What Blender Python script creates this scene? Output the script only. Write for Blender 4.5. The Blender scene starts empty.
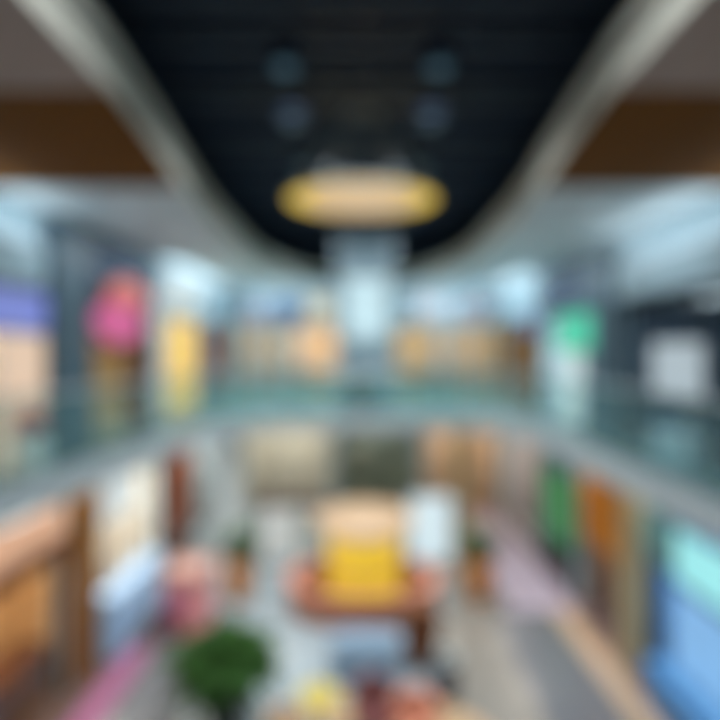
import bpy, math, random
from mathutils import Vector, Matrix
from mathutils.geometry import tessellate_polygon
random.seed(11)
S = bpy.context.scene
COL = S.collection
PI = math.pi
DOF = True

# ------------------------------------------------------------------ materials
def lin(c):
    return tuple(((v/255)/12.92 if v/255 <= .04045 else (((v/255)+.055)/1.055)**2.4) for v in c)

def new_mat(name):
    m = bpy.data.materials.new(name); m.use_nodes = True
    nt = m.node_tree
    return m, nt, nt.nodes['Principled BSDF'], nt.nodes['Material Output']

def mat(name, rgb, rough=.55, metal=0, var=.10, scale=6, spec=.4, coat=0):
    """painted / plain surface with slight procedural unevenness"""
    m, nt, b, out = new_mat(name)
    c = lin(rgb)
    n = nt.nodes.new('ShaderNodeTexNoise'); n.inputs['Scale'].default_value = scale; n.inputs['Detail'].default_value = 3
    tc = nt.nodes.new('ShaderNodeTexCoord'); nt.links.new(tc.outputs['Object'], n.inputs['Vector'])
    r = nt.nodes.new('ShaderNodeValToRGB')
    r.color_ramp.elements[0].position = .3; r.color_ramp.elements[1].position = .7
    r.color_ramp.elements[0].color = (*[v*(1-var) for v in c], 1)
    r.color_ramp.elements[1].color = (*[min(1, v*(1+var)) for v in c], 1)
    nt.links.new(n.outputs['Fac'], r.inputs['Fac']); nt.links.new(r.outputs['Color'], b.inputs['Base Color'])
    b.inputs['Roughness'].default_value = rough; b.inputs['Metallic'].default_value = metal
    b.inputs['Specular IOR Level'].default_value = spec
    b.inputs['Coat Weight'].default_value = coat
    return m

def wood(name, rgb, rgb2, rough=.45, scale=3, axis='X'):
    m, nt, b, out = new_mat(name)
    tc = nt.nodes.new('ShaderNodeTexCoord')
    w = nt.nodes.new('ShaderNodeTexWave'); w.bands_direction = axis
    w.inputs['Scale'].default_value = scale; w.inputs['Distortion'].default_value = 5; w.inputs['Detail'].default_value = 3
    r = nt.nodes.new('ShaderNodeValToRGB')
    r.color_ramp.elements[0].color = (*lin(rgb), 1); r.color_ramp.elements[1].color = (*lin(rgb2), 1)
    nt.links.new(tc.outputs['Object'], w.inputs['Vector']); nt.links.new(w.outputs['Fac'], r.inputs['Fac'])
    nt.links.new(r.outputs['Color'], b.inputs['Base Color']); b.inputs['Roughness'].default_value = rough
    b.inputs['Specular IOR Level'].default_value = .3
    return m

def tiles(name, c1, c2, grout, w=.9, h=.9, rough=.25):
    m, nt, b, out = new_mat(name)
    tc = nt.nodes.new('ShaderNodeTexCoord')
    k = nt.nodes.new('ShaderNodeTexBrick'); k.offset = 0
    k.inputs['Color1'].default_value = (*lin(c1), 1); k.inputs['Color2'].default_value = (*lin(c2), 1)
    k.inputs['Mortar'].default_value = (*lin(grout), 1); k.inputs['Scale'].default_value = 1
    k.inputs['Mortar Size'].default_value = .006; k.inputs['Brick Width'].default_value = w; k.inputs['Row Height'].default_value = h
    nt.links.new(tc.outputs['Object'], k.inputs['Vector']); nt.links.new(k.outputs['Color'], b.inputs['Base Color'])
    b.inputs['Roughness'].default_value = rough; b.inputs['Specular IOR Level'].default_value = .35
    return m

def lamp(name, rgb, strength=1.0, var=.06):
    """a glowing surface: lamps, lightboxes, backlit signs, and parts only given a glow"""
    m, nt, b, out = new_mat(name)
    c = lin(rgb)
    b.inputs['Base Color'].default_value = (*[v*.3 for v in c], 1); b.inputs['Roughness'].default_value = .4
    n = nt.nodes.new('ShaderNodeTexNoise'); n.inputs['Scale'].default_value = 2.5
    tc = nt.nodes.new('ShaderNodeTexCoord'); nt.links.new(tc.outputs['Object'], n.inputs['Vector'])
    r = nt.nodes.new('ShaderNodeValToRGB'); r.color_ramp.elements[0].position = .3; r.color_ramp.elements[1].position = .7
    r.color_ramp.elements[0].color = (*[v*(1-var) for v in c], 1); r.color_ramp.elements[1].color = (*[v*(1+var) for v in c], 1)
    nt.links.new(n.outputs['Fac'], r.inputs['Fac']); nt.links.new(r.outputs['Color'], b.inputs['Emission Color'])
    b.inputs['Emission Strength'].default_value = strength
    return m

def glass(name, tint, body, fac=.15, rough=.05, ior=1.35):
    m, nt, b, out = new_mat(name)
    t = nt.nodes.new('ShaderNodeBsdfTransparent'); t.inputs['Color'].default_value = (*lin(tint), 1)
    b.inputs['Base Color'].default_value = (*lin(body), 1); b.inputs['Roughness'].default_value = rough
    x = nt.nodes.new('ShaderNodeMixShader'); 
    x.inputs['Fac'].default_value = fac
    nt.links.new(t.outputs[0], x.inputs[1]); nt.links.new(b.outputs[0], x.inputs[2]); nt.links.new(x.outputs[0], out.inputs['Surface'])
    return m

# ------------------------------------------------------------------ mesh building
class MB:
    def __init__(s): s.v = []; s.f = []; s.m = []
    def add(s, vs, fs, mi=0):
        b = len(s.v); s.v += [tuple(v) for v in vs]; s.f += [tuple(b+i for i in f) for f in fs]; s.m += [mi]*len(fs); return s
    def box(s, x0, y0, z0, x1, y1, z1, mi=0):
        vs = [(x, y, z) for z in (z0, z1) for y in (y0, y1) for x in (x0, x1)]
        return s.add(vs, [(0,2,3,1), (4,5,7,6), (0,1,5,4), (2,6,7,3), (0,4,6,2), (1,3,7,5)], mi)
    def lathe(s, prof, c=(0,0,0), n=32, sx=1, sy=1, mi=0, cap=True):
        vs = []; fs = []
        for r, z in prof:
            for k in range(n):
                a = 2*PI*k/n; vs.append((c[0]+r*sx*math.cos(a), c[1]+r*sy*math.sin(a), c[2]+z))
        for i in range(len(prof)-1):
            for k in range(n):
                j = (k+1) % n; fs.append((i*n+k, i*n+j, (i+1)*n+j, (i+1)*n+k))
        if cap:
            fs.append(tuple(range(n-1, -1, -1))); fs.append(tuple((len(prof)-1)*n+k for k in range(n)))
        return s.add(vs, fs, mi)
    def ring(s, r0, r1, z0, z1, c=(0,0,0), n=48, sx=1, sy=1, mi=0):
        pr = [(r0, z0), (r1, z0), (r1, z1), (r0, z1), (r0, z0)]
        return s.lathe(pr, c, n, sx, sy, mi, cap=False)
    def prism(s, pts, z0, z1, mi=0, mside=None):
        n = len(pts); tri = tessellate_polygon([[Vector((x, y, 0)) for x, y in pts]])
        vs = [(x, y, z0) for x, y in pts] + [(x, y, z1) for x, y in pts]
        s.add(vs, [tuple(t) for t in tri] + [tuple(n+i for i in t) for t in tri], mi)
        return s.add(vs, [(i, (i+1) % n, n+(i+1) % n, n+i) for i in range(n)], mi if mside is None else mside)
    def vprism(s, pts, y0, y1, mi=0):
        """outline in x,z extruded along y"""
        n = len(pts); tri = tessellate_polygon([[Vector((x, z, 0)) for x, z in pts]])
        vs = [(x, y0, z) for x, z in pts] + [(x, y1, z) for x, z in pts]
        return s.add(vs, [tuple(t) for t in tri] + [tuple(n+i for i in t) for t in tri] + [(i, (i+1) % n, n+(i+1) % n, n+i) for i in range(n)], mi)
    def tube(s, path, r, n=10, mi=0):
        P = [Vector(p) for p in path]; vs = []; fs = []
        for i, p in enumerate(P):
            d = (P[min(i+1, len(P)-1)] - P[max(i-1, 0)]).normalized()
            u = d.cross(Vector((0, 0, 1)));  u = u.normalized() if u.length > 1e-3 else Vector((1, 0, 0))
            w = u.cross(d).normalized()
            rr = r[i] if isinstance(r, (list, tuple)) else r
            for k in range(n):
                a = 2*PI*k/n; vs.append(p + u*rr*math.cos(a) + w*rr*math.sin(a))
        for i in range(len(P)-1):
            for k in range(n):
                j = (k+1) % n; fs.append((i*n+k, i*n+j, (i+1)*n+j, (i+1)*n+k))
        fs.append(tuple(range(n-1, -1, -1))); fs.append(tuple((len(P)-1)*n+k for k in range(n)))
        return s.add(vs, fs, mi)
    def leaf(s, base, d, L, W, droop=.5, seg=4, mi=0):
        d = Vector(d).normalized(); side = d.cross(Vector((0, 0, 1)))
        side = side.normalized() if side.length > 1e-3 else Vector((1, 0, 0))
        p = Vector(base); vs = []; fs = []
        for i in range(seg+1):
            t = i/seg; w = W*math.sin(PI*min(.97, .12+.85*t))*.5
            vs += [p+side*w, p-side*w]
            d = (d + Vector((0, 0, -droop/seg))).normalized(); p = p + d*(L/seg)
        for i in range(seg): fs.append((2*i, 2*i+1, 2*i+3, 2*i+2))
        return s.add(vs, fs, mi)
    def build(s, name, m, parent=None, bevel=0, smooth=False, loc=None):
        me = bpy.data.meshes.new(name); me.from_pydata(s.v, [], s.f)
        for k in (m if isinstance(m, (list, tuple)) else [m]): me.materials.append(k)
        for p, i in zip(me.polygons, s.m): p.material_index = i
        import bmesh
        bm = bmesh.new(); bm.from_mesh(me); bmesh.ops.recalc_face_normals(bm, faces=bm.faces); bm.to_mesh(me); bm.free()
        o = bpy.data.objects.new(name, me); COL.objects.link(o)
        if parent: o.parent = parent
        if loc: o.location = loc
        if smooth:
            for p in me.polygons: p.use_smooth = len(p.vertices) == 4
        if bevel:
            b = o.modifiers.new('bevel', 'BEVEL'); b.width = bevel; b.segments = 2; b.limit_method = 'ANGLE'
        return o

def tag(o, label=None, cat=None, group=None, kind=None):
    if label: o['label'] = label
    if cat: o['category'] = cat
    if group: o['group'] = group
    if kind: o['kind'] = kind
    return o
def thing(name, label, cat, loc=(0,0,0), rz=0, group=None):
    o = bpy.data.objects.new(name, None); COL.objects.link(o); o.empty_display_size = .2
    o.location = loc; o.rotation_euler = (0, 0, rz)
    return tag(o, label, cat, group)
def struct(o, label=None, cat=None): return tag(o, label, cat, None, 'structure')
def kids(o): return [c for c in bpy.data.objects if c.parent == o]
def copy_tree(o, loc, rz=None, label=None, group=None, parent=None):
    c = o.copy(); COL.objects.link(c)
    if parent: c.parent = parent
    else:
        c.location = loc
        if rz is not None: c.rotation_euler = (0, 0, rz)
        if label: c['label'] = label
        if group: c['group'] = group
    for k in kids(o): copy_tree(k, None, parent=c)
    return c
def area(loc, sx, sy, power, rgb=(255,255,255), rot=(0,0,0), spread=180):
    l = bpy.data.lights.new('area_light', 'AREA'); l.shape = 'RECTANGLE'; l.size = sx; l.size_y = sy
    l.energy = power; l.color = lin(rgb); l.spread = math.radians(spread)
    o = bpy.data.objects.new('area_light', l); COL.objects.link(o); o.location = loc; o.rotation_euler = rot
    return o

# ------------------------------------------------------------------ palette
M = {}
M['tile'] = tiles('pale_floor_tiles', (152,164,170), (145,157,163), (124,130,134))
M['tile_greige'] = tiles('greige_floor_tiles', (132,127,119), (126,121,114), (106,102,97))
M['tile_dark'] = tiles('slate_floor_tiles', (104,106,110), (96,98,104), (80,80,82), rough=.2)
M['tile_reflection'] = tiles('lavender_reflection_tiles', (176,164,182), (168,158,176), (140,130,140), rough=.2)  # gloss reflection of the floor put into the tile colour
M['tile_peach'] = tiles('peach_floor_tiles', (184,160,136), (176,152,128), (160,140,120), .45, .45)
M['tile_brown'] = tiles('brown_floor_tiles', (104,86,84), (96,80,78), (70,60,60))
M['upper_tile'] = tiles('gallery_tiles', (104,126,128), (96,118,122), (84,100,102), .6, .6)
M['slab_under'] = mat('slab_plaster', (196,194,186), .8)
M['edge'] = mat('blue_grey_panel', (168,180,186), .4)
M['cream'] = mat('cream_plaster', (232,230,216), .7)
M['groove'] = mat('grey_plaster', (150,152,142), .8)
M['mauve'] = mat('mauve_plaster', (172,150,140), .8)
M['brown_wood'] = wood('dark_wood_slats', (122,74,6), (98,58,4), .9, 4, 'X')
M['white_soffit'] = mat('white_plaster', (212,224,229), .7)
M['black'] = mat('black_paint', (36,48,66), .85, spec=.1)
M['beam'] = mat('charcoal_steel', (40,54,68), .5)
M['upper_wall'] = mat('grey_plaster_wall', (152,174,184), .7)
M['blue_wall'] = mat('pale_blue_panel', (186,214,226), .6)
M['slate'] = mat('slate_stone', (72,96,110), .4)
M['steel'] = mat('brushed_steel', (170,178,180), .3, .9)
M['dark_metal'] = mat('dark_frame_metal', (44,52,58), .4, .5)
M['white_metal'] = mat('white_frame_metal', (220,226,228), .4)
M['rail_glass'] = glass('teal_balustrade_glass', (238,247,246), (150,190,190), .09, .06, 1.1)
M['frost_glass'] = glass('frosted_teal_glass', (206,232,230), (176,214,216), .14, .3, 1.1)
M['shop_glass'] = glass('shop_glass', (248,251,252), (90,104,108), .06, .04, 1.1)
M['clear_white'] = mat('white_laminate', (224,230,232), .4)
M['leaf'] = mat('dark_leaf', (28,64,8), .7, spec=.2, var=.35, scale=9)
M['leaf_dull'] = mat('dull_leaf', (112,120,100), .6, var=.3, scale=6)
M['leaf_mid'] = mat('mid_leaf', (64,92,58), .55, var=.3, scale=8)
M['tan_column'] = mat('tan_column_stone', (176,158,124), .6)
M['leaf_deep'] = mat('deep_green_leaf', (34,62,30), .6, var=.3, scale=8)
M['soil'] = mat('soil', (48,38,30), .95, var=.4, scale=30)
M['bark'] = mat('bark', (126,112,62), .85, var=.3, scale=20)
M['pot_black'] = mat('black_planter', (38,38,40), .4)
M['pot_orange'] = mat('orange_planter', (224,142,56), .45)
M['pot_dark'] = mat('dark_plinth', (82,74,78), .5)

# ------------------------------------------------------------------ setting
CAMZ = 7.1; FL = 5.0; W = 6.2; YB = 22.0; SOF = 9.8; RIM = 10.42; CEIL = 11.9; Y0 = -2.0
# ground floor: long tile bands, the lavender one a painted floor reflection
f = MB()
bands = [(-9.2,-5.75,4), (-5.75,-4.9,4), (-4.9,-3.45,1), (-3.45,1.65,0), (1.65,3.5,5), (3.5,5.15,1), (5.15,5.75,3), (5.75,9.2,4)]
for x0, x1, mi in bands:
    f.add([(x0,-3,0), (x1,-3,0), (x1,13.6,0), (x0,13.6,0)], [(0,1,2,3)], mi)
for x0, x1, mi in [(-9.2,-4.9,0), (-4.9,-3.45,0), (-3.45,2.4,0), (2.4,4.0,5), (4.0,5.9,2), (5.9,9.2,4)]:
    f.add([(x0,13.6,0), (x1,13.6,0), (x1,26,0), (x0,26,0)], [(0,1,2,3)], mi)
struct(f.build('floor', [M['tile'], M['tile_dark'], M['tile_reflection'], M['tile_peach'], M['tile_brown'], M['tile_greige']]), 'pale tiled ground floor with long slate and peach bands', 'floor')

def arc(cx, cy, rx, ry, a0, a1, n=10):
    return [(cx+rx*math.cos(math.radians(a0+(a1-a0)*i/n)), cy+ry*math.sin(math.radians(a0+(a1-a0)*i/n))) for i in range(n+1)]
VOID = [(-5.55,-2), (-5.5,0), (-5.45,2), (-5.38,4), (-5.3,6), (-5.15,8), (-4.98,9.6), (-4.82,10.7)] + arc(-2.35, 11.6, 2.4, 4.4, 180, 90, 9) + \
       [(-1.2,16.0), (0,16.0), (1.2,16.0), (2.2,16.0)] + arc(3.1, 13.3, 1.7, 2.7, 90, 0, 8) + [(4.8, 13.3-(13.3-Y0)*i/8) for i in range(1, 9)]
def offset_path(P, d):
    out = []
    for i, p in enumerate(P):
        a = Vector(P[max(i-1, 0)]); b = Vector(P[min(i+1, len(P)-1)]); t = (b-a).normalized()
        out.append((p[0]-t.y*d, p[1]+t.x*d))
    return out     # positive d = away from the void
g = MB()
g.prism(VOID + [(W-.01, Y0), (W-.01, YB-.01), (-W+.01, YB-.01), (-W+.01, Y0)], 4.62, FL, 0, 1)
struct(g.build('gallery_floor', [M['upper_tile'], M['slab_under']]), 'upper gallery floor around the open atrium', 'floor')
struct(MB().box(-6.15, 16.25, FL+.001, 6.15, 21.95, FL+.004).build('floor_far', tiles('pale_teal_tiles', (158,190,192), (150,182,185), (130,160,160), .6, .6)), 'paler teal tile sheet added over the far gallery floor', 'floor')  # paler sheet added to brighten what shows through the far rail
def band(name, P, d0, d1, z0, z1, m, parent=None, closed=False):
    A = offset_path(P, d0); B = offset_path(P, d1); n = len(P); b = MB()
    vs = [(x, y, z0) for x, y in A] + [(x, y, z0) for x, y in B] + [(x, y, z1) for x, y in B] + [(x, y, z1) for x, y in A]
    fs = []
    for i in range(n-1):
        for k in range(4):
            fs.append((k*n+i, k*n+i+1, ((k+1) % 4)*n+i+1, ((k+1) % 4)*n+i))
    fs += [(0, n, 2*n, 3*n), (n-1, 2*n-1, 3*n-1, 4*n-1)]
    b.add(vs, fs)
    return b.build(name, m, parent)
struct(band('trim_1', VOID, -.06, -.003, 4.54, FL+.04, M['edge']), 'blue grey fascia band along the gallery edge', 'trim')
struct(band('trim_2', offset_path(VOID, -.003), -.075, -.058, 4.62, 4.66, M['groove']), 'thin grey strip low on the gallery fascia', 'trim')

# glass balustrade in three stretches
def balustrade(P, label, gm='rail_glass'):
    t = thing('glass_balustrade', label, 'balustrade', (P[0][0], P[0][1], FL), 0, 'glass balustrades around the atrium')
    L = [(x-P[0][0], y-P[0][1]) for x, y in P]
    band('base_channel', L, .06, .14, .0, .12, M['steel'], t)
    n = 0
    for i in range(len(L)-1):
        a = Vector(L[i]); b = Vector(L[i+1]); d = (b-a).normalized()
        a2 = a+d*.02; b2 = b-d*.02
        band('glass_panel', [tuple(a2), tuple(b2)], .09, .11, .12, 1.32, M[gm], t)
        if i % 2 == 0:
            nrm = Vector((-d.y, d.x)); c = a + nrm*.17
            MB().lathe([(.02, .0), (.02, 1.33)], (c.x, c.y, 0), 8).build('post', M['steel'], t, smooth=True)
    H = offset_path(L, .10)
    MB().tube([(x, y, 1.37) for x, y in H], .04, 8).build('handrail', M['steel'], t, smooth=True)
    return t
balustrade(VOID[:12], 'long glass balustrade beneath the pink shop sign side of the gallery')
balustrade(VOID[11:26], 'curved far glass balustrade in front of the lift', 'frost_glass')
balustrade(VOID[25:], 'long glass balustrade beneath the green shop sign side of the gallery')

# side walls, back wall: piers and headers around the shop openings
def wall_mesh(name, label, spans, gspans, u0, u1, place):
    """spans = openings along the wall on the gallery, gspans = on the ground"""
    b = MB()
    b.box(u0, 0, 8.3, u1, .3, SOF)
    b.box(u0, 0, 3.9, u1, .3, FL-.002)
    def piers(sp, z0, z1):
        e = u0
        for a, c in sorted(sp):
            if a-e > .01: b.box(e, 0, z0, a, .3, z1)
            e = c
        if u1-e > .01: b.box(e, 0, z0, u1, .3, z1)
    piers(spans, FL, 8.3); piers(gspans, 0, 3.9)
    o = b.build(name, M['upper_wall'])
    o.location, o.rotation_euler = place
    return struct(o, label, 'wall')
PL_L = ((-W, 0, 0), (0, 0, PI/2)); PL_R = ((W, 0, 0), (0, 0, -PI/2)); PL_B = ((0, YB, 0), (0, 0, 0))
LU = [(5.6,9.6), (11.2,14.5), (15.2,18.9), (19.4,21.7)]
LG = [(5.6,10.4), (11.5,15.3), (15.8,18.0), (18.5,21.6)]
RU = [(5.6,12.0), (13.5,16.9), (17.5,21.6)]
RG = [(5.6,10.9), (11.7,14.2), (14.6,17.4), (18.0,21.6)]
BU = [(-5.2,-3.1), (-2.95,-.95), (1.35,3.4), (3.65,6.0)]
BG = [(-5.2,-1.4), (-1.0,2.4), (2.8,6.0)]
wall_mesh('wall_left', 'shop wall along the pink sign side', LU, LG, Y0, YB+.3, PL_L)
wall_mesh('wall_right', 'shop wall along the green sign side', [(-b, -a) for a, b in RU], [(-b, -a) for a, b in RG], -YB-.3, -Y0, PL_R)
wall_mesh('wall_back', 'far shop wall behind the lift', BU, BG, -W+.001, W-.001, PL_B)

# ceiling: dark technical ceiling over an oval opening in the soffit
def half(y):
    pts = [(-2,2.5), (5,2.58), (6.7,2.76), (10.3,3.2), (15,3.34)]
    if y >= 15: return 3.34*max(0, 1-((y-15)/6.8)**2)**.5
    for (a, va), (b, vb) in zip(pts, pts[1:]):
        if y <= b: return va+(vb-va)*(y-a)/(b-a)
ys = [-2, 1, 3, 5.2, 6.7, 8.3, 9.5, 10.8, 12.5, 14, 15, 16, 17, 18, 18.8, 19.5, 20.2, 20.7, 21.1, 21.4, 21.6, 21.72, 21.78, 21.8]
c = MB()
for y0, y1 in zip(ys, ys[1:]):
    mi = 0 if y1 <= 5.25 else 1 if y1 <= 8.35 else 2
    for sg in (-1, 1):
        c.add([(sg*half(y0), y0, SOF), (sg*(W-.01), y0, SOF), (sg*(W-.01), y1, SOF), (sg*half(y1), y1, SOF)], [(0,1,2,3)], mi)
c.add([(-W+.01,21.8,SOF), (W-.01,21.8,SOF), (W-.01,YB-.01,SOF), (-W+.01,YB-.01,SOF)], [(0,1,2,3)], 2)
struct(c.build('ceiling_soffit', [M['mauve'], M['brown_wood'], M['white_soffit']]), 'gallery soffit in brown wood and white plaster', 'ceiling')
OV = [(-half(y), y) for y in ys] + [(half(y), y) for y in ys[-2::-1]]
prof = [(.0, SOF-.02), (.0, 10.06), (.07, 10.08), (.07, 10.16), (.0, 10.18), (.0, RIM)]
b = MB(); n = len(OV)
rows = [offset_path(OV, d) for d, z in prof]
vs = [(x, y, z) for R_, (d, z) in zip(rows, prof) for x, y in R_]
for k in range(len(prof)-1):
    b.add(vs if k == 0 else [], [], 0)
    b.f += [(k*n+i, k*n+i+1, (k+1)*n+i+1, (k+1)*n+i) for i in range(n-1)]; b.m += [1 if k in (1, 2, 3) else 0]*(n-1)
struct(b.build('trim_3', [M['cream'], M['groove']]), 'cream curved bulkhead around the dark oval ceiling', 'trim')
c = MB()
c.box(-6.6, Y0-1, CEIL, 6.6, 22.6, CEIL+.1); c.box(-6.6, Y0-1, RIM, -6.5, 22.6, CEIL); c.box(6.5, Y0-1, RIM, 6.6, 22.6, CEIL); c.box(-6.5, 22.3, SOF+.01, 6.5, 22.4, CEIL)
c.box(-6.5, Y0, RIM-.05, -3.5, 22.2, RIM); c.box(3.5, Y0, RIM-.05, 6.5, 22.2, RIM)
struct(c.build('ceiling', M['black']), 'black ceiling above the oval opening', 'ceiling')
# crossing ceiling beams and their small cool lamps
bm0 = None
for k, y in enumerate([4.2, 5.85, 6.8, 8.4, 10.6, 13.0, 15.2, 17.5, 19.8]):
    if bm0 is None:
        bm0 = thing('ceiling_beam', '', 'beam', (0, y, 11.4), 0, 'charcoal beams crossing the dark ceiling')
        MB().box(-6.3, -.07, -.2, 6.3, .07, -.14).build('lower_flange', M['beam'], bm0)
        MB().box(-6.3, -.07, .14, 6.3, .07, .2).build('upper_flange', M['beam'], bm0)
        w_ = MB()
        for i in range(18):
            x = -6.2+i*.7; w_.tube([(x, 0, -.14), (x+.35, 0, .14), (x+.7, 0, -.14)], .025, 6)
        w_.build('web', M['beam'], bm0); o = bm0
    else: o = copy_tree(bm0, (0, y, 11.4))
    o['label'] = 'charcoal steel truss beam crossing the dark oval ceiling'
M['cool_spot'] = lamp('cool_lamp_lens', (100,155,185), .16)
sp0 = None
for y, xx in [(6.8, 1.05), (8.4, 1.17), (10.6, 1.25)]:
    for x in (-xx, xx):
        if sp0 is None:
            sp0 = thing('ceiling_spotlight', 'small cool spotlight under a charcoal beam in the dark ceiling', 'spotlight', (x, y, 11.2), 0, 'cool spotlights on the ceiling beams')
            MB().lathe([(.16, -.26), (.18, -.24), (.18, -.02), (.05, .0)], n=20).build('housing', M['black'], sp0, smooth=True)
            MB().lathe([(.15, -.275), (.15, -.262)], n=20).build('lens', M['cool_spot'], sp0)
        else: copy_tree(sp0, (x, y, 11.2))

# chandelier
def ell_ring(a0, b0, a1, b1, z0, z1, n=64):
    b = MB(); vs = []; fs = []
    for ax, by, z in ((a0, b0, z0), (a1, b1, z0), (a1, b1, z1), (a0, b0, z1)):
        vs += [(ax*math.cos(2*PI*k/n), by*math.sin(2*PI*k/n), z) for k in range(n)]
    for q in range(4):
        for k in range(n):
            j = (k+1) % n; w_ = (q+1) % 4; fs.append((q*n+k, q*n+j, w_*n+j, w_*n+k))
    return b.add(vs, fs)
t = thing('ring_chandelier', 'large round drum chandelier glowing yellow below the dark ceiling', 'chandelier', (0, 9.9, 10.06))
M['gold'] = lamp('yellow_glow', (238,200,62), .95); M['peach_glow'] = lamp('peach_diffuser', (226,192,146), .80)
ell_ring(1.10, 1.03, 1.44, 1.12, 0, .08).build('outer_ring', M['gold'], t, smooth=False)['label'] = 'yellow glowing outer ring'
MB().lathe([(1.06, -.03), (1.095, .0), (1.095, .08), (.98, .12)], n=64, sy=.937).build('diffuser', M['peach_glow'], t)['label'] = 'peach glowing central diffuser'
ell_ring(1.445, 1.125, 1.47, 1.145, -.005, .09).build('rim', M['steel'], t)
MB().lathe([(.35, 1.72), (.35, 1.835)], n=24).build('ceiling_rose', M['beam'], t)
for k in range(6):
    a = k*PI/3
    MB().tube([(1.35*math.cos(a), 1.05*math.sin(a), .1), (.3*math.cos(a), .3*math.sin(a), 1.74)], .012, 6).build('cable', M['steel'], t)

# ------------------------------------------------------------------ shops
def frame_of(side, u0, z0):
    if side == 'L': return Vector((-W, u0, z0)), PI/2
    if side == 'R': return Vector((W, u0, z0)), -PI/2      # u0 = far end; local x runs towards the camera
    return Vector((u0, YB, z0)), 0
def at(side, u0, z0, p):
    o, r = frame_of(side, u0, z0)
    return o + Matrix.Rotation(r, 3, 'Z') @ Vector(p)
INW = {}
def shop(side, u0, u1, z0, label, wallc, framem, glow, lampc=(255,244,226), depth=2.4, fascia=None, door=True, head=3.28, floorm=None, group=None, lower=None, fh=(3.32,4.05), plain=False):
    """one shop unit in a wall opening: recess, glazing, frame, door, fascia, lamp"""
    w = u1-u0-.02; H = head if z0 > 1 else 3.88
    org = (u1 if side == 'R' else u0)
    o, r = frame_of(side, org, z0)
    o = o + Matrix.Rotation(r, 3, 'Z') @ Vector((.01, 0, .0))
    t = thing('shop_unit', label, 'shop', o, r, group)
    key = tuple(wallc)
    if key not in INW: INW[key] = mat('shop_wall_paint', wallc, .7)
    b = MB()
    b.box(0, .34, .005, w, depth, .02, 1); b.box(0, depth, .005, w, depth+.04, H)
    b.box(0, .34, .02, .03, depth, H); b.box(w-.03, .34, .02, w, depth, H); b.box(0, .34, H-.03, w, depth, H)
    b.build('interior', [INW[key], floorm or M['tile_brown']], t)
    fm = MB(); k = .07
    for x in (0, w-k): fm.box(x, .04, .005, x+k, .16, H-.01)
    fm.box(k, .04, H-.13, w-k, .16, H-.01); fm.box(k, .04, .005, w-k, .16, .10)
    n = max(2, round(w/1.2))
    for i in range(1, n): fm.box(i*w/n-.025, .05, .10, i*w/n+.025, .15, H-.13)
    fm.build('frame', framem, t)
    for i in range(n):
        if door and i == n//2: continue
        MB().box(i*w/n+.06, .09, .10, (i+1)*w/n-.06, .105, H-.14).build('glazing', M['shop_glass'], t)
    if door:
        i = n//2
        d = MB().box(i*w/n+.06, .085, .11, (i+1)*w/n-.06, .11, H-.14).build('door', M['shop_glass'], t)
        MB().tube([(i*w/n+.16, .03, .9), (i*w/n+.16, .03, 1.5)], .018, 8).box(i*w/n+.15, .03, .98, i*w/n+.17, .084, 1.0).box(i*w/n+.15, .03, 1.4, i*w/n+.17, .084, 1.42).build('handle', M['steel'], d)
    if fascia is not None:
        MB().box(.0, -.14, fh[0], w, -.006, fh[1]).build('fascia', fascia, t, bevel=.02)
    le = MB().box(w*.15, depth*.4, H-.075, w*.85, depth*.6, H-.035).build('ceiling_light', M['lamp_'+('warm' if lampc[2] < 235 else 'cool')], t)
    p = o + Matrix.Rotation(r, 3, 'Z') @ Vector((w/2, depth*.5, H-.09))
    area(p, w*.7, depth*.5, glow, lampc, (0, 0, r))
    return t
M['lamp_warm'] = lamp('warm_ceiling_panel', (255,236,206), 1.2)
M['lamp_cool'] = lamp('cool_ceiling_panel', (222,240,248), 1.2)
M['navy'] = mat('navy_panel', (42,72,102), .5)
M['pale_fascia'] = mat('pale_blue_fascia', (158,182,192), .6)
M['white_fascia'] = mat('white_fascia_board', (226,232,232), .5)
M['grey_fascia'] = mat('grey_fascia_board', (120,130,136), .5)
M['tan_wood'] = wood('tan_wood', (196,154,90), (180,138,78), .5, 4)
M['dark_wood'] = wood('dark_brown_wood', (112,66,38), (92,52,28), .5, 4)
M['red_wood'] = wood('red_brown_wood', (158,84,52), (136,70,42), .5, 4)
M['orange_wood'] = wood('orange_wood', (130,88,36), (116,74,28), .5, 4)
M['gold_wood'] = wood('gold_wood', (190,146,60), (176,130,50), .5, 4)
M['teal_paint'] = mat('teal_paint', (84,130,136), .5)

# gallery shops
shop('L', 5.6, 9.6, FL, 'upper shop with the violet lightbox and cream display', (226,206,186), M['white_metal'], 110, (255,236,216), fascia=M['pale_fascia'])
shop('L', 11.2, 14.5, FL, 'upper dark shop under the pink and coral sign', (120,90,66), M['dark_metal'], 110, (255,226,190), fascia=M['navy'], fh=(3.32,4.7))
shop('L', 15.2, 18.9, FL, 'upper shop with the tall yellow lightbox', (200,196,180), M['white_metal'], 60, (255,240,210), fascia=M['white_fascia'], fh=(3.32,4.5))
shop('L', 19.4, 21.7, FL, 'upper brown shop in the corner past the yellow lightbox', (120,80,60), M['red_wood'], 25, (255,226,190), fascia=M['blue_wall'], fh=(3.32,4.28))
shop('R', 5.6, 12.0, FL, 'upper shop with the white poster and navy surround', (62,82,104), M['dark_metal'], 40, (222,236,250), fascia=M['pale_fascia'])
shop('R', 13.5, 16.9, FL, 'upper white shop under the green sign', (206,220,222), M['white_metal'], 120, (228,244,250), fascia=M['navy'], fh=(3.32,4.5))
shop('R', 17.5, 21.6, FL, 'upper orange brown shop in the corner past the green sign', (170,112,64), M['orange_wood'], 45, (255,226,180), fascia=M['blue_wall'], fh=(3.32,4.28))
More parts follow.
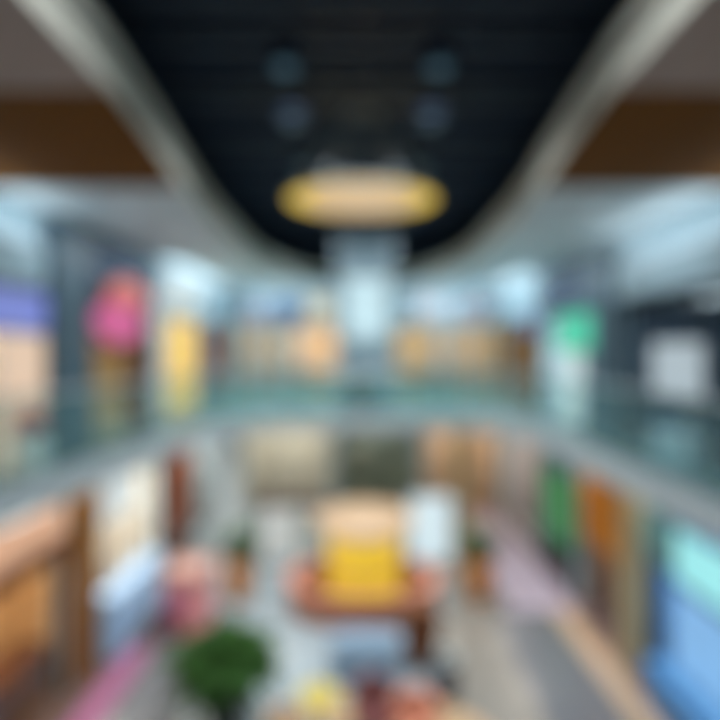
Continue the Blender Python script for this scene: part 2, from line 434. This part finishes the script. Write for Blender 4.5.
shop('B', -5.2, -3.1, FL, 'far upper grey beige shop in the corner below the lilac sign', (196,188,172), M['white_metal'], 38, (250,240,226), fascia=M['blue_wall'], fh=(3.32,4.28))
shop('B', -2.95, -.95, FL, 'far upper peach shop beside the lift, under the cream sign', (212,190,162), M['white_metal'], 64, (255,236,208), fascia=M['blue_wall'], fh=(3.32,4.28))
shop('B', 1.35, 3.4, FL, 'far upper amber shop on the white sign side of the lift', (208,188,152), M['white_metal'], 42, (255,240,214), fascia=M['blue_wall'], fh=(3.32,4.28))
shop('B', 3.65, 6.0, FL, 'far upper beige shop in the corner', (206,190,164), M['white_metal'], 38, (255,240,220), fascia=M['blue_wall'], fh=(3.32,4.28))
# ground floor shops
shop('L', 5.6, 10.4, 0, 'ground floor orange shop with the brown timber portal', (222,182,132), M['orange_wood'], 140, (255,220,176), door=False, fascia=M['dark_wood'], fh=(2.95,3.28))
shop('L', 11.5, 15.3, 0, 'ground floor shop with the blue window base', (216,202,184), M['white_metal'], 170, (250,244,232))
shop('L', 15.8, 18.0, 0, 'ground floor shop with the red brown doorway', (150,110,90), M['red_wood'], 40, (255,226,196))
shop('L', 18.5, 21.6, 0, 'ground floor pale corner shop past the red brown doorway', (196,200,196), M['white_metal'], 70, (240,246,248))
shop('R', 5.6, 10.9, 0, 'ground floor shop with blue lit display window', (110,160,205), M['dark_metal'], 130, (190,222,255))
shop('R', 11.7, 14.2, 0, 'ground floor shop under the orange board', (158,128,108), M['pot_dark'], 80, (255,226,190))
shop('R', 14.6, 17.4, 0, 'ground floor shop under the green banner', (84,110,120), M['dark_metal'], 30, (226,240,250))
shop('R', 18.0, 21.6, 0, 'ground floor mauve corner shop past the green banner', (190,170,164), M['white_metal'], 60, (255,236,220))
shop('B', -5.2, -1.4, 0, 'ground floor cream shop below the far gallery', (206,200,186), M['white_metal'], 78, (252,244,228))
shop('B', -1.0, 2.4, 0, 'ground floor dark green shop behind the potted tree', (140,144,132), M['dark_metal'], 42, (236,244,236))
shop('B', 2.8, 6.0, 0, 'ground floor peach shop below the far gallery', (208,182,156), M['tan_wood'], 62, (255,238,216))

# stone piers standing proud of the wall
def pier(side, u0, u1, z0, z1, m, label, dx=.22):
    b = MB().box(0, -dx, .004, u1-u0, -.004, z1-z0)
    o = b.build('wall_pier', m, bevel=.02)
    p, r = frame_of(side, u1 if side == 'R' else u0, z0); o.location = p; o.rotation_euler = (0, 0, r)
    return struct(o, label, 'pier')
pier('L', 9.72, 11.1, FL, 9.75, M['slate'], 'dark slate pier between the violet lightbox and the pink sign')
pier('R', 12.1, 13.4, FL, 9.4, M['slate'], 'dark slate pier between the white poster and the green sign')
pier('L', 10.5, 11.4, 0, 4.5, M['orange_wood'], 'orange brown timber pier beside the orange shop')
pier('R', 11.0, 11.6, 0, 4.5, mat('olive_stone', (150,140,108), .5), 'olive tan pier beside the cyan sign')
pier('L', 14.58, 15.1, FL, 8.8, M['clear_white'], 'white pier beside the yellow lightbox')

# signs, lightboxes, posters, plus plain boards and door leaves that are no signs (things of their own, fixed to the shop fronts)
def sign(side, u, z, w, h, m, label, cat='sign', name='shop_sign', d=.10, off=-.02, frame=None, round_=0, group=None):
    o, r = frame_of(side, u, 0)
    o = o + Matrix.Rotation(r, 3, 'Z') @ Vector((0, off, z))
    t = thing(name, label, cat, o, r, group)
    fm = frame or M['dark_metal']
    if round_:
        pts = [(w/2*math.cos(2*PI*k/40), h/2*math.sin(2*PI*k/40)) for k in range(40)]
        MB().vprism([(x*1.04, z_*1.04) for x, z_ in pts], -d*.6, 0).build('backing', fm, t)
        MB().vprism(pts, -d, -d*.6-.002).build('face', m, t)
    else:
        MB().box(-w/2-.04, -d*.7, -h/2-.04, w/2+.04, 0, h/2+.04).build('casing', fm, t, bevel=.01)
        MB().box(-w/2, -d, -h/2, w/2, -d*.7-.002, h/2).build('face', m, t, bevel=.01)
    return t
WM = M['white_metal']
sign('L', 8.95, 7.82, 1.7, .72, lamp('violet_lightbox', (118,130,200), .9), 'blue violet lightbox over the cream display', off=.03)
pk = sign('L', 12.35, 7.78, 2.5, 1.05, lamp('pink_sign', (214,92,150), .72), 'round magenta pink shop sign with coral arch on top', off=-.15, round_=1)
MB().vprism([(1.15*math.cos(PI*k/20)+.35, .46+.66*math.sin(PI*k/20)) for k in range(21)], -.16, -.105).build('arch', lamp('coral_sign', (206,100,84), .72), pk)['label'] = 'coral arch above the pink disc'
sign('L', 13.75, 6.3, 1.4, 2.5, M['dark_wood'], 'dark brown timber door panel below the pink sign', 'panel', 'wall_board', off=-.02)  # door leaf built as a plain board, not a sign
sign('L', 16.95, 6.62, 2.5, 2.95, lamp('yellow_lightbox', (240,196,92), .95), 'tall yellow lightbox poster on the upper gallery', 'lightbox', 'lightbox_poster', off=-.02, frame=WM)
sign('L', 17.0, 9.0, 2.6, .85, lamp('white_lightbox', (206,216,214), .7), 'white lit panel above the yellow lightbox', off=-.15, frame=WM)
sign('R', 14.15, 7.6, 2.3, 1.05, lamp('green_sign', (66,196,160), .9), 'bright green shop sign over the white shop', off=-.15)
sign('R', 14.55, 6.4, 1.4, 2.7, lamp('white_panel', (206,224,226), .85), 'tall white door panel given a glow below the green sign', 'lightbox', 'lightbox_poster', off=-.02, frame=WM)  # white door panel as a glowing sheet, not a poster
sign('R', 9.75, 6.72, 1.5, 1.0, lamp('white_poster', (186,200,208), .68), 'white lit poster in the navy shop window', 'poster', 'lightbox_poster', off=-.02, frame=WM)
sign('R', 19.0, 6.45, 3.2, 2.7, M['orange_wood'], 'olive brown timber board in the upper corner past the green sign', 'panel', 'wall_board', off=-.02)  # plain board standing for the corner doorway, no sign
sign('L', 20.5, 6.45, 2.2, 2.7, M['red_wood'], 'red brown timber board in the upper corner past the yellow lightbox', 'panel', 'wall_board', off=-.02)  # plain board in place of the dark red doorway
sign('R', 17.8, 8.0, 1.7, .5, lamp('blue_sign', (92,122,170), .7), 'small blue sign above the orange brown corner shop', off=-.15)
sign('B', -3.25, 8.85, 1.2, .75, lamp('blue_sign_far', (84,122,176), .55), 'blue sign high on the far wall beside the lift', off=-.15)
sign('B', -4.6, 8.75, 1.0, .5, lamp('lilac_sign', (150,150,180), .7), 'small lilac sign high on the far wall in the corner', off=-.15)
sign('B', -1.85, 8.9, 1.0, .9, lamp('cream_sign', (216,206,176), .85), 'cream sign high on the far wall next to the lift', off=-.15, frame=WM)
sign('B', 2.9, 9.0, 1.3, .7, lamp('white_sign_far', (206,212,222), .85), 'white sign high on the far wall over the amber shop', off=-.15, frame=WM)
sign('B', 4.9, 8.9, 1.5, .5, lamp('mauve_sign', (160,150,164), .7), 'mauve sign high on the far wall over the beige shop', off=-.15)
sign('L', 8.6, 3.72, 3.2, .75, lamp('peach_sign', (212,166,136), .85), 'peach lit sign over the orange ground floor shop', off=-.02, frame=M['dark_wood'])
sign('L', 12.6, 3.5, 1.7, 1.1, lamp('white_sign', (206,216,218), .85), 'white lit sign on the ground floor above the blue window base', off=-.02, frame=WM)
sign('L', 16.75, 2.35, 2.7, 2.5, M['red_wood'], 'red brown timber board on the ground floor shop', 'panel', 'wall_board', off=-.02)  # brown door made as a plain board
sign('R', 15.6, 2.25, 2.4, 2.1, lamp('green_banner', (60,134,84), .7), 'green banner on the ground floor shop', 'banner', 'wall_banner', off=-.02)  # plain banner, no lamp; glow added to its colour
sign('R', 12.85, 2.85, 2.1, 1.7, mat('orange_board', (168,104,26), .6, spec=.2), 'orange brown board on the ground floor shop', 'panel', 'wall_board', off=-.02)
sign('R', 8.95, 3.16, 1.6, .98, lamp('cyan_sign', (148,222,226), .95), 'bright cyan sign above the blue display window', off=-.02)
sign('R', 10.35, 3.2, .9, 1.0, M['teal_paint'], 'teal board beside the bright cyan sign', 'panel', 'wall_board', off=-.02)

# round support columns below the far corners of the gallery
for x, y, cm, lb in [(-4.35, 16.6, 'white_soffit', 'round white column below the far gallery, near the cream shop'), (3.75, 19.0, 'tan_column', 'round tan column below the far gallery, near the peach shop')]:
    struct(MB().lathe([(.42, .0), (.42, .12), (.34, .16), (.34, 4.36), (.42, 4.42), (.42, 4.615)], (x, y, 0), 32).build('column', M[cm], smooth=False), lb, 'column')

# glass lift rising from the far gallery
t = thing('glass_lift', 'tall glass lift shaft with bright white cab on the far gallery', 'lift', (.15, 18.82, FL+.006))
fr = MB()
for sx in (-1, 1):
    for sy in (-1, 1): fr.box(sx*1.0-.05, sy*.8-.05, 0, sx*1.0+.05, sy*.8+.05, 6.4)
for z in (0, 2.6, 4.9, 6.3):
    for sy in (-1, 1): fr.box(-.95, sy*.8-.04, z, .95, sy*.8+.04, z+.1)
    for sx in (-1, 1): fr.box(sx*1.0-.04, -.75, z, sx*1.0+.04, .75, z+.1)
fr.build('frame', mat('lift_frame_metal', (146,162,170), .45), t)
for z0, z1 in ((.1, 2.6), (2.7, 4.9), (5.0, 6.3)):
    for sx in (-1, 1): MB().box(sx*1.0-.008, -.75, z0, sx*1.0+.008, .75, z1).build('glass_panel', M['shop_glass'], t)
    for sy in (-1, 1): MB().box(-.95, sy*.8-.008, z0, .95, sy*.8+.008, z1).build('glass_panel', M['shop_glass'], t)
cab = MB().box(-.8, -.6, 2.45, .8, .6, 2.55).box(-.8, .5, 2.55, .8, .6, 4.9).box(-.8, -.6, 4.55, .8, .6, 4.65).box(-.8, -.5, 2.55, -.74, .5, 4.9).box(.74, -.5, 2.55, .8, .5, 4.9).build('cab', lamp('lift_cab_glow', (208,230,236), 1.0), t)
MB().box(-.73, -.58, 2.56, -.01, -.55, 4.53).box(.01, -.58, 2.56, .73, -.55, 4.53).build('cab_door', lamp('lift_door_glow', (208,232,238), 1.05), cab)
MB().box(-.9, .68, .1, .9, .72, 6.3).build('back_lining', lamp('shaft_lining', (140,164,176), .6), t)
MB().tube([(-.4, 0, 4.66), (-.4, 0, 6.35)], .02, 6).tube([(.4, 0, 4.66), (.4, 0, 6.35)], .02, 6).build('cable', M['steel'], t)

# ------------------------------------------------------------------ plants
def planter(x, y, z, label, pot, leafm, R=.5, H=.6, ph=1.2, spread=.7, n=120, name='planter', group=None, pot_top=None, L=.6, trunk=0, square=False):
    t = thing(name, label, 'plant', (x, y, z+.003), random.random()*.5 if not square else 0, group)
    if square:
        MB().box(-R, -R, 0, R, R, H-.04).box(-R-.03, -R-.03, H-.04, R+.03, R+.03, H).build('pot', pot, t, bevel=.015)
    else:
        MB().lathe([(R*.72, 0), (R*.95, H*.75), (R*1.02, H*.9), (R*1.02, H), (R*.9, H), (R*.88, H-.05)], n=28).build('pot', pot, t, smooth=True)
    MB().lathe([(R*.86, H-.02), (R*.80, H+.02)], n=20).build('soil', M['soil'], t)
    st = MB(); lf = MB()
    z0 = H+.01
    if trunk:
        st.tube([(0, 0, z0), (.05, .02, z0+trunk*.5), (0, 0, z0+trunk)], [.09, .07, .05], 10)
        for k in range(7):
            a = k*2*PI/7; st.tube([(0, 0, z0+trunk*.8), (.5*spread*math.cos(a), .5*spread*math.sin(a), z0+trunk+ph*.45)], [.04, .015], 6)
        zc = z0+trunk+ph*.4
        for i in range(n):
            u = random.random()**.4; a = random.random()*2*PI; e = math.acos(2*random.random()-1)
            p = Vector((spread*u*math.sin(e)*math.cos(a), spread*u*math.sin(e)*math.sin(a), zc+ph*.5*u*math.cos(e)))
            lf.leaf(p, (math.cos(a), math.sin(a), random.uniform(-.3, .6)), L*random.uniform(.7, 1.2), L*.42, .6, 3)
    else:
        for k in range(9):
            a = random.random()*2*PI; r_ = R*.5*random.random()
            st.tube([(r_*math.cos(a), r_*math.sin(a), z0), (r_*1.6*math.cos(a), r_*1.6*math.sin(a), z0+ph*.6)], [.018, .008], 6)
        for i in range(n):
            a = random.random()*2*PI; r_ = R*.55*random.random(); up = random.uniform(.15, 1.6)
            h0 = ph*.6*random.random()
            lf.leaf((r_*math.cos(a), r_*math.sin(a), z0+h0), (math.cos(a), math.sin(a), up), (spread if up < .8 else ph*.6)*random.uniform(.6, 1.05), L*.3, .9, 5)
    st.build('stem', M['bark'], t); lf.build('foliage', leafm, t)
    return t
planter(-2.52, 9.25, 0, 'broad dark green plant in a tall black pot near the yellow table', M['pot_black'], M['leaf'], .38, 1.0, 1.0, 1.12, 300, L=.85)
planter(-3.5, 14.3, 0, 'orange planter with green shrub on the pink booth side', M['pot_orange'], M['leaf_mid'], .42, 1.15, .95, .45, 150, group='orange planters', L=.5, name='shrub_planter')
planter(3.35, 14.3, 0, 'orange planter with green shrub near the bright white pylon', M['pot_orange'], M['leaf_mid'], .42, 1.15, .95, .45, 150, group='orange planters', L=.5, name='shrub_planter')
planter(.5, 17.6, 0, 'dull green indoor tree behind the round kiosk', M['pot_dark'], M['leaf_dull'], .6, .7, 1.9, 1.35, 420, name='potted_tree', trunk=1.5, L=.5)
planter(-.03, 17.02, FL+.004, 'dark bushy green plant behind the far glass balustrade', M['pot_black'], M['leaf_deep'], .38, .55, 1.0, .56, 700, name='shrub_planter', L=.7)

# ------------------------------------------------------------------ ground floor furniture
# round kiosk
t = thing('round_kiosk', 'oval reddish brown kiosk with bright yellow drum in the middle', 'kiosk', (.05, 14.0, .003))
M['terracotta'] = mat('terracotta_laminate', (170,108,78), .5); M['salmon'] = mat('salmon_counter', (206,138,118), .4); M['kiosk_floor'] = wood('kiosk_deck', (150,86,36), (132,74,30), .5, 3)
M['kiosk_yellow'] = lamp('yellow_drum_glow', (240,198,52), .8); M['kiosk_peach'] = lamp('peach_crown_glow', (220,186,150), .62)  # drum and crown are no lamps; glow added to their colour
MB().ring(1.90, 2.05, 0, .72, n=64, sy=.68).build('counter', M['terracotta'], t)
MB().ring(1.84, 2.16, .722, .80, n=64, sy=.68).build('counter_top', M['salmon'], t)
MB().lathe([(1.88, 0), (1.88, .5)], n=64, sy=.68).build('deck', M['kiosk_floor'], t)
dr = MB().lathe([(.98, .502), (1.02, .56), (1.02, 1.98), (.98, 2.04)], n=48).build('drum', M['kiosk_yellow'], t); dr['label'] = 'bright yellow drum with added glow'
MB().ring(1.0, 1.06, 1.1, 1.2, n=48).build('band', M['salmon'], dr)
cr = MB().lathe([(.9, 2.045), (1.1, 2.1), (1.32, 2.30), (1.36, 2.46), (1.26, 2.5)], n=48).build('crown', M['kiosk_peach'], t); cr['label'] = 'flared peach crown'

# chest freezer in front of the kiosk
t = thing('chest_freezer', 'blue grey chest freezer in front of the round kiosk', 'freezer', (.08, 10.95, .003))
MB().box(-.75, -.36, .10, .75, .36, .78).build('body', mat('freezer_blue', (136,168,196), .4), t, bevel=.03)
MB().box(-.70, -.33, .0, .70, .33, .098).build('plinth', M['dark_metal'], t)
for x in (-.37, .37):
    l = MB().box(x-.355, -.34, .785, x+.355, .34, .82).build('lid', mat('freezer_lid', (118,142,164), .3), t)
    MB().box(x-.12, -.30, .822, x+.12, -.27, .85).build('handle', M['steel'], l)
# tall brown cabinet and slate bin to its side
t = thing('wooden_cabinet', 'dark brown wooden cabinet next to the blue grey freezer', 'cabinet', (1.33, 11.35, .003))
MB().box(-.38, -.3, .08, .38, .3, 1.35).build('body', M['dark_wood'], t, bevel=.015)
MB().box(-.33, -.27, 0, .33, .27, .078).build('plinth', M['dark_metal'], t)
for x in (-.178, .178):
    d = MB().box(x-.165, -.325, .12, x+.165, -.302, 1.3).build('door', M['dark_wood'], t, bevel=.006)
    MB().tube([(x+(.12 if x < 0 else -.12), -.35, .65), (x+(.12 if x < 0 else -.12), -.35, .85)], .012, 6).build('handle', M['steel'], d)
t = thing('litter_bin', 'dark slate litter bin beside the brown cabinet', 'bin', (1.72, 10.3, .003))
MB().lathe([(.25, 0), (.28, .05), (.28, .72), (.25, .76)], n=28).build('body', mat('slate_bin', (74,78,86), .4), t, smooth=True)
MB().ring(.12, .27, .765, .80, n=28).build('rim', M['steel'], t)

# café corner at the near end
t = tag(MB().prism(arc(.35, 9.1, 2.05, 1.1, 0, 360, 48)[:-1], .004, .05).build('timber_deck', wood('cafe_deck', (184,154,120), (168,138,104), .5, 5)), 'tan oval timber deck under the yellow table and seats', 'deck')
def round_table(x, y, top, label):
    t = thing('round_table', label, 'table', (x, y, .056))
    MB().lathe([(.36, .70), (.38, .71), (.38, .735), (.36, .745)], n=40).build('table_top', top, t)
    MB().lathe([(.04, .03), (.04, .698)], n=16).build('leg', M['steel'], t, smooth=True)
    MB().lathe([(.22, 0), (.22, .015), (.05, .03)], n=28).build('base', M['steel'], t)
    return t
round_table(-.80, 9.15, mat('yellow_laminate', (182,162,72), .5), 'round yellow cafe table near the dark green plant')
def armchair(x, y, rz, m, label):
    t = thing('tub_chair', label, 'chair', (x, y, .06), rz, 'tub chairs on the deck')
    for sx in (-1, 1):
        for sy in (-1, 1): MB().tube([(sx*.26, sy*.26, 0), (sx*.23, sy*.23, .17)], [.018, .026], 8).build('leg', M['dark_wood'], t)
    MB().box(-.32, -.34, .172, .32, .26, .40).build('seat', m, t, bevel=.05)
    P = arc(0, 0, .36, .36, 200, -20, 14)
    band('backrest', [(p[0], p[1]) for p in P], -.05, .05, .36, .80, m, t)
    return t
armchair(.20, 9.25, PI*.1, mat('maroon_fabric', (112,62,62), .8), 'maroon tub chair between the yellow table and the orange chair')
armchair(.95, 8.85, PI*-.15, mat('coral_fabric', (200,132,106), .8), 'coral orange tub chair on the deck')
armchair(-1.25, 8.5, PI*.6, mat('tan_fabric', (190,158,126), .8), 'tan tub chair beside the yellow table')

# pink booth, runner, blue window base, shelving of the orange shop
t = thing('photo_booth', 'pink booth with dark magenta curtain beside the orange planter', 'booth', (-4.45, 12.9, .003))
MB().box(-.5, -.5, 0, .5, .5, 1.25).build('body', mat('pink_laminate', (226,148,150), .5), t, bevel=.03)
MB().box(-.54, -.54, 1.252, .54, .54, 1.54).build('roof', mat('pale_pink', (186,142,132), .5), t, bevel=.02)
cu = MB()
for k in range(9): cu.tube([(-.46+k*.05, -.54, .12), (-.46+k*.05, -.54, 1.18)], .03, 8)
cu.build('curtain', mat('magenta_cloth', (150,78,112), .8), t, smooth=True)
MB().box(.1, -.525, .6, .42, -.502, 1.05).build('screen', lamp('booth_screen', (214,150,160), .5), t)
tag(MB().box(-5.55, 8.9, .003, -5.0, 11.9, .02).build('carpet_runner', mat('pink_carpet', (152,96,134), .9, var=.2, scale=40)), 'bright pink carpet runner along the blue window base', 'carpet')
t = thing('window_bench', 'long light blue bench box under the white lit sign', 'bench', (-5.86, 12.75, .003))
MB().box(-.22, -1.35, 0, .22, 1.35, 1.35).build('body', mat('light_blue_laminate', (160,200,234), .4), t, bevel=.03)
MB().box(-.26, -1.38, 1.352, .26, 1.38, 1.42).build('top', mat('light_blue_top', (160,190,222), .5), t, bevel=.01)
t = thing('shop_counter', 'brown shop counter below the orange shelves', 'counter', (-6.75, 8.3, .024))
MB().box(-.28, -1.9, 0, .28, 1.9, 1.05).build('body', mat('mauve_brown_laminate', (124,92,84), .5), t, bevel=.02)
MB().box(-.33, -1.95, 1.052, .33, 1.95, 1.12).build('top', M['dark_wood'], t, bevel=.01)
t = thing('wall_shelves', 'tall orange timber shelves at the back of the orange shop', 'shelves', (-8.25, 8.0, .024))
s_ = MB()
for k in range(6): s_.box(-.2, -1.9+k*.76-.02, 0, .2, -1.9+k*.76+.02, 3.2)
s_.build('upright', M['orange_wood'], t)
for z in (.3, .9, 1.5, 2.1, 2.7): MB().box(-.2, -1.9, z-.02, .2, 1.9, z).box(-.2,-1.9,z-.02,-.2+.01,1.9,z).build('shelf', M['orange_wood'], t)
# blue display in the ground floor window
M['blue_screen'] = lamp('blue_screen', (132,186,236), .74)
sign('R', 8.75, 1.74, 2.0, 1.58, M['blue_screen'], 'large light blue lit screen in the blue display window', 'screen', 'display_screen', off=-.02, frame=M['dark_metal'])
t = thing('display_plinth', 'deep blue plinth in front of the light blue screen', 'plinth', (5.9, 8.9, .003))
MB().box(-.2, -1.2, 0, .2, 1.2, .84).build('body', mat('deep_blue', (54,112,164), .4), t, bevel=.02)
MB().box(-.22, -1.22, .842, .22, 1.22, .88).build('top', mat('blue_top', (80,136,188), .3), t, bevel=.01)
# white pylons behind the kiosk
for x, y, w, h, m, lb in [(2.25, 16.5, .72, 2.3, lamp('pylon_face', (206,226,234), .9), 'bright pale blue white pylon behind the round kiosk'),
                          (-2.75, 16.6, .55, 1.7, M['clear_white'], 'white display pylon near the cream shop')]:
    t = thing('info_pylon', lb, 'pylon', (x, y, .003), 0)
    MB().box(-w-.04, -.14, 0, w+.04, .14, .12).build('base', M['steel'], t)
    MB().box(-w, -.12, .122, w, .12, h).build('casing', M['white_metal'], t, bevel=.02)
    MB().box(-w+.06, -.14, .25, w-.06, -.122, h-.08).build('face', m, t)
# gallery displays
t = thing('display_stand', 'red cushion on a white stand beside the peach lightbox', 'stand', (-5.78, 8.7, FL+.004))
MB().box(-.2, -.2, 0, .2, .2, .66).build('base', M['clear_white'], t, bevel=.01)
MB().lathe([(.02, .662), (.22, .70), (.25, .84), (.20, 1.0), (.02, 1.05)], n=24).build('cushion', mat('red_fabric', (178,66,74), .7), t, smooth=True)
sign('L', 9.0, 6.2, 1.2, 2.3, lamp('peach_lightbox', (228,198,172), .85), 'tall peach lightbox below the violet lightbox', 'lightbox', 'lightbox_poster', off=-.02, frame=WM)
t = thing('entrance_board', 'tan timber panel at the entrance of the pink sign shop', 'panel', (-6.1, 12.0, FL+.004))
MB().box(-.05, -.62, .55, .05, .62, 1.92).build('board', M['tan_wood'], t, bevel=.01)
MB().box(-.12, -.66, 0, .12, .66, .548).build('plinth', mat('beige_stone', (178,164,134), .5), t, bevel=.01)
t = thing('display_plinth', 'white plinth with navy box below the white poster', 'plinth', (5.95, 9.4, FL+.004))
MB().box(-.18, -.6, 0, .18, .6, .62).build('base', mat('pale_stone', (176,200,212), .5), t, bevel=.02)
MB().box(-.12, .15, .622, .12, .55, .95).build('box', M['navy'], t, bevel=.01)
for side, y, m, lb in [('B', 5.85, M['gold_wood'], 'gold timber pilaster on the orange side of the far wall'), ('B', -5.45, M['tan_wood'], 'tan timber pilaster on the brown side of the far wall')]:
    o = MB().box(-.14, -.16, .004, .14, -.006, 3.25).build('pilaster', m, bevel=.01); o.location = (y, YB, FL); struct(o, lb, 'pilaster')

# ------------------------------------------------------------------ light
# invented downlights under gallery soffit and slab, added for light: fixture + lamp
dl0 = None
def downlight(x, y, z, power, rgb, group, label, size=.9):
    global dl0
    if dl0 is None:
        dl0 = thing('added_downlight', label, 'downlight', (x, y, z), 0, group)
        MB().ring(.10, .14, -.03, -.004, n=24).build('trim_ring', M['white_metal'], dl0)
        MB().lathe([(.098, -.02), (.098, -.006)], n=24).build('lens', M['lamp_cool'], dl0)
    else: copy_tree(dl0, (x, y, z), 0, label, group)
    area((x, y, z-.05), size, size, power, rgb)
for sx in (-1, 1):
    for y in (3, 9.6, 13, 16, 19):
        downlight(sx*4.5, y, SOF, 50, (232,242,248), 'added downlights under the gallery soffit', 'added downlight under the high gallery soffit')
    for y in (4, 7.5, 10.5, 13.5, 17, 20):
        downlight(sx*5.5, y, 4.615, 38, (255,244,230), 'added downlights under the gallery slab', 'added downlight under the gallery slab above the ground floor')
for x in (-3, 0, 3):
    downlight(x, 19, 4.615, 40, (255,242,222), 'added downlights under the gallery slab', 'added downlight under the gallery slab above the ground floor')
    downlight(x*1.3, 20.5, SOF, 48, (226,240,248), 'added downlights under the gallery soffit', 'added downlight under the high gallery soffit')
for y, p in ((4, 170), (8, 250), (11.5, 270), (14.5, 240), (18, 170)):
    area((0, y, 11.1), 3.6, 1.4, p, (236,242,246), spread=118)
# made-up cove lamps added on top of the shop fascias to brighten the soffit
for k, (sx, a, b_, nm) in enumerate([(-1, 5.8, 9.5, 'violet lightbox shop'), (-1, 15.4, 21.5, 'yellow lightbox shop'), (1, 5.8, 11.8, 'white poster shop'), (1, 17.6, 21.4, 'orange brown corner shop')]):
    z = FL+4.06 if k in (0, 2) else FL+(4.51 if k == 1 else 4.29)
    t = thing('added_cove_light', 'long cool added cove lamp on top of the fascia of the ' + nm, 'lamp', (sx*(W+.0), (a+b_)/2, z)); L2 = (b_-a)/2
    x0, x1 = sorted((-sx*.02, -sx*.13))
    MB().box(x0, -L2, 0, x1, L2, .03).build('tray', M['white_metal'], t)
    MB().box(x0+.02, -L2+.05, .032, x1-.02, L2-.05, .06).build('tube', M['lamp_cool'], t)
    area((sx*(W-.3), (a+b_)/2, z+.08), .3, b_-a, (4.6, 4.0, 3.6, 5.0)[k]*(b_-a), (226,242,250), (0, PI + sx*.25, 0))
for x, w_, nm in [(-3.05, 4.2, 'peach and grey beige shops'), (3.65, 4.5, 'amber and beige shops')]:  # further cove lamps added to brighten the far soffit
    t = thing('added_cove_light', 'long cool added cove lamp over the far upper ' + nm, 'lamp', (x, YB, FL+4.29))
    MB().box(-w_/2, -.13, 0, w_/2, -.02, .03).build('tray', M['white_metal'], t)
    MB().box(-w_/2+.05, -.11, .032, w_/2-.05, -.04, .06).build('tube', M['lamp_cool'], t)
    area((x, YB-.35, FL+4.38), w_, .3, 11, (226,242,250), (PI-.25, 0, 0))
w = bpy.data.worlds.new('world'); S.world = w; w.use_nodes = True
w.node_tree.nodes['Background'].inputs[0].default_value = (*lin((206,216,220)), 1); w.node_tree.nodes['Background'].inputs[1].default_value = .35

# ------------------------------------------------------------------ camera
cd = bpy.data.cameras.new('camera'); cam = bpy.data.objects.new('camera', cd); COL.objects.link(cam)
cam.location = (0, 0, CAMZ); cam.rotation_euler = (PI/2, 0, 0)
cd.sensor_width = 36; cd.lens = 25.0; cd.shift_x = -2/720; cd.shift_y = -10/720; cd.clip_end = 200
if DOF:
    cd.dof.use_dof = True; cd.dof.focus_distance = .5; cd.dof.aperture_fstop = .025/.038
S.camera = cam
S.view_settings.view_transform = 'Standard'; S.view_settings.look = 'None'; S.view_settings.exposure = 0; S.view_settings.gamma = 1
S.view_settings.use_curve_mapping = False
S.cycles.use_denoising = True
S.cycles.max_bounces = 8
